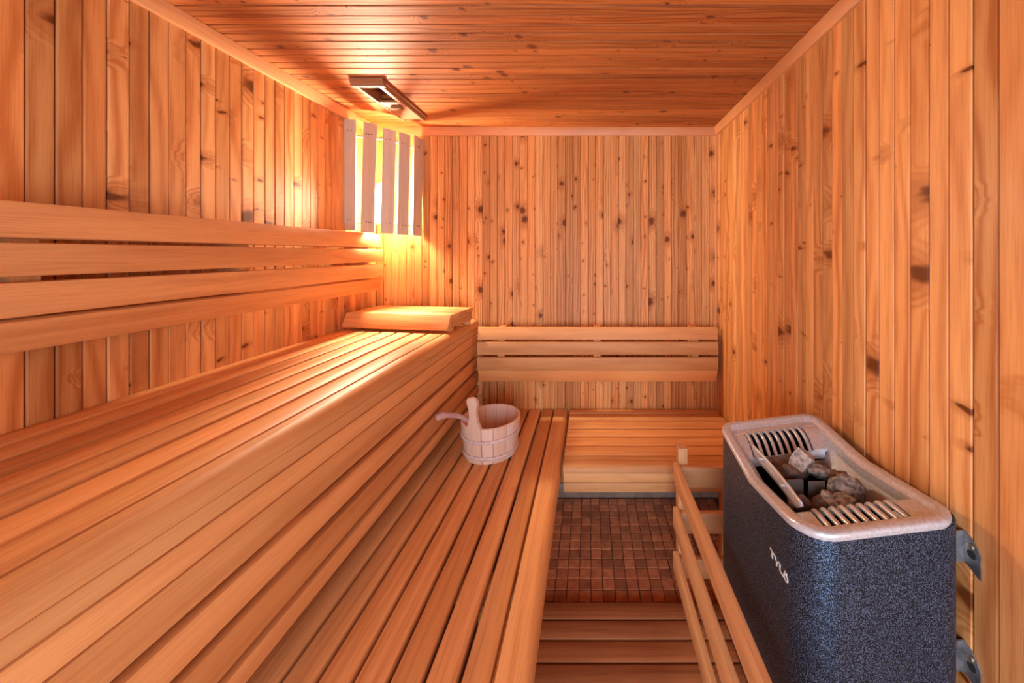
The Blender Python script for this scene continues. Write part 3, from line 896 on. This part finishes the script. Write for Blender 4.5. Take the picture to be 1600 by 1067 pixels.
# wall brackets near the viewer's end
for zc in (-0.540, -0.742):
    z0_, z1_ = H(zc - 0.032), H(zc + 0.032)
    arm = pydata('wall_bracket', [(bodyx - 0.003, 0.655, z0_ + .006), (R - 0.0005, 0.655, z0_ + .006), (R - 0.0005, 0.655, z1_), (bodyx - 0.003, 0.655, z1_ - .004),
                                (bodyx - 0.003, 0.6525, z0_ + .006), (R - 0.003, 0.6525, z0_ + .006), (R - 0.003, 0.6525, z1_), (bodyx - 0.003, 0.6525, z1_ - .004)],
           [(0, 1, 2, 3), (7, 6, 5, 4), (0, 1, 5, 4), (1, 2, 6, 5), (2, 3, 7, 6), (3, 0, 4, 7)], ZINC, ht)
    pl = [(0.6525, z1_), (0.6420, z1_ - 0.004), (0.6300, z1_ - 0.016), (0.6240, z1_ - 0.028), (0.6240, z0_ - 0.004), (0.6450, z0_ + 0.006), (0.6525, z0_ + 0.006)]
    prism('bracket_plate', [(y, z) for y, z in pl], 'X', R - 0.003, R - 0.0004, ZINC, arm)
    lathe('screw', [(0, 0.0), (0.0062, 0.0), (0.0055, 0.003), (0.0, 0.0042)], SCREW, arm, (R - 0.0032, 0.6400, z1_ - 0.020), 14, (0, radians(-90), 0))
    lathe('keyhole_slot', [(0, 0.0), (0.0075, 0.0), (0.0075, 0.0006), (0.0, 0.0006)], LINER, arm, (R - 0.0031, 0.6385, z1_ - 0.033), 14, (0, radians(-90), 0))

# ------------------------------------------------------------------ stones in the heater
def stone(loc, size, seed, mat, label, rot=(0, 0, 0), blocky=0.7):
    rr = random.Random(seed)
    bm = bmesh.new()
    bmesh.ops.create_cube(bm, size=2.0)
    bmesh.ops.subdivide_edges(bm, edges=bm.edges, cuts=5, use_grid_fill=True)
    off = Vector((rr.uniform(0, 50), rr.uniform(0, 50), rr.uniform(0, 50)))
    planes = []
    for k in range(7):
        nv = Vector((rr.gauss(0, 1), rr.gauss(0, 1), rr.gauss(0, 1))).normalized()
        planes.append((nv, rr.uniform(0.78, 1.0)))
    for v in bm.verts:
        p = v.co.copy()
        s = p.normalized()
        p = p * blocky * 0.92 + s * (1 - blocky) * 1.15
        for nv, dd in planes:
            e = p.dot(nv) - dd
            if e > 0: p -= nv * e
        p += s * 0.10 * noise.noise(p * 1.3 + off) + s * 0.035 * noise.noise(p * 4.5 + off)
        v.co = Vector((p.x * size[0], p.y * size[1], p.z * size[2]))
    bmesh.ops.recalc_face_normals(bm, faces=bm.faces)
    me = bpy.data.meshes.new('heater_stone')
    bm.to_mesh(me); bm.free()
    me.materials.append(mat)
    finish(me, 28)
    o = bpy.data.objects.new('heater_stone', me)
    COL.objects.link(o)
    o.location = loc
    o.rotation_euler = rot
    return tag(o, label, 'stone', 'rough stones heaped in the heater')
G_ = 'rough stones heaped in the heater'
stone(unp(1255, 724, 0.868), (.0250, .021, .029), 5, STONE_P, 'topmost pale grey angular stone leaning by the far grille of the heater', (0.35, 0.45, 0.5), 1.02)
stone(unp(1285, 738, 0.835), (.036, .019, .018), 11, STONE_A, 'wide grey stone behind the two steel plates in the heater', (0.1, 0.25, -0.15), 0.8)
stone(unp(1323, 763, 0.782), (.034, .025, .027), 22, STONE_A, 'largest rounded grey-brown stone beside the sloping wall side of the heater', (0.1, 0.2, 0.3), 0.6)
stone(unp(1309, 785, 0.738), (.037, .017, .013), 31, STONE_A, 'flat grey-brown stone just behind the near grille bars', (0.15, -0.15, 0.2), 0.6)
stone(unp(1294, 776, 0.748), (.013, .011, .010), 37, STONE_A, 'small pale pebble on the flat stone near the grille', (0.0, 0.3, 0.4), 0.55)
stone(unp(1231, 740, 0.838), (.024, .019, .028), 44, STONE_B, 'pointed rust-brown stone beside the curved deflector plate', (0.5, 0.35, 0.3), 0.85)
stone(unp(1217, 735, 0.880), (.022, .019, .022), 51, STONE_B, 'dark brown stone under the far grille edge', (0.2, 0.1, 0.6), 0.8)
stone(unp(1281, 733, 0.892), (.024, .016, .018), 58, STONE_B, 'dark brown stone behind the topmost pale stone', (0.1, 0.5, 0.2), 0.7)
stone(unp(1250, 787, 0.757), (.016, .012, .021), 63, STONE_B, 'dark rusty stone in front of the left steel plate', (0.4, 0.6, 0.1), 0.8)
stone(unp(1279, 790, 0.746), (.020, .014, .021), 70, STONE_B, 'dark brown stone in front of the right steel plate', (0.3, 0.2, 0.8), 0.8)
stone(unp(1313, 748, 0.836), (.015, .014, .020), 77, STONE_B, 'narrow dark stone between the right plate and the rounded stone', (0.2, 0.1, 0.2), 0.75)
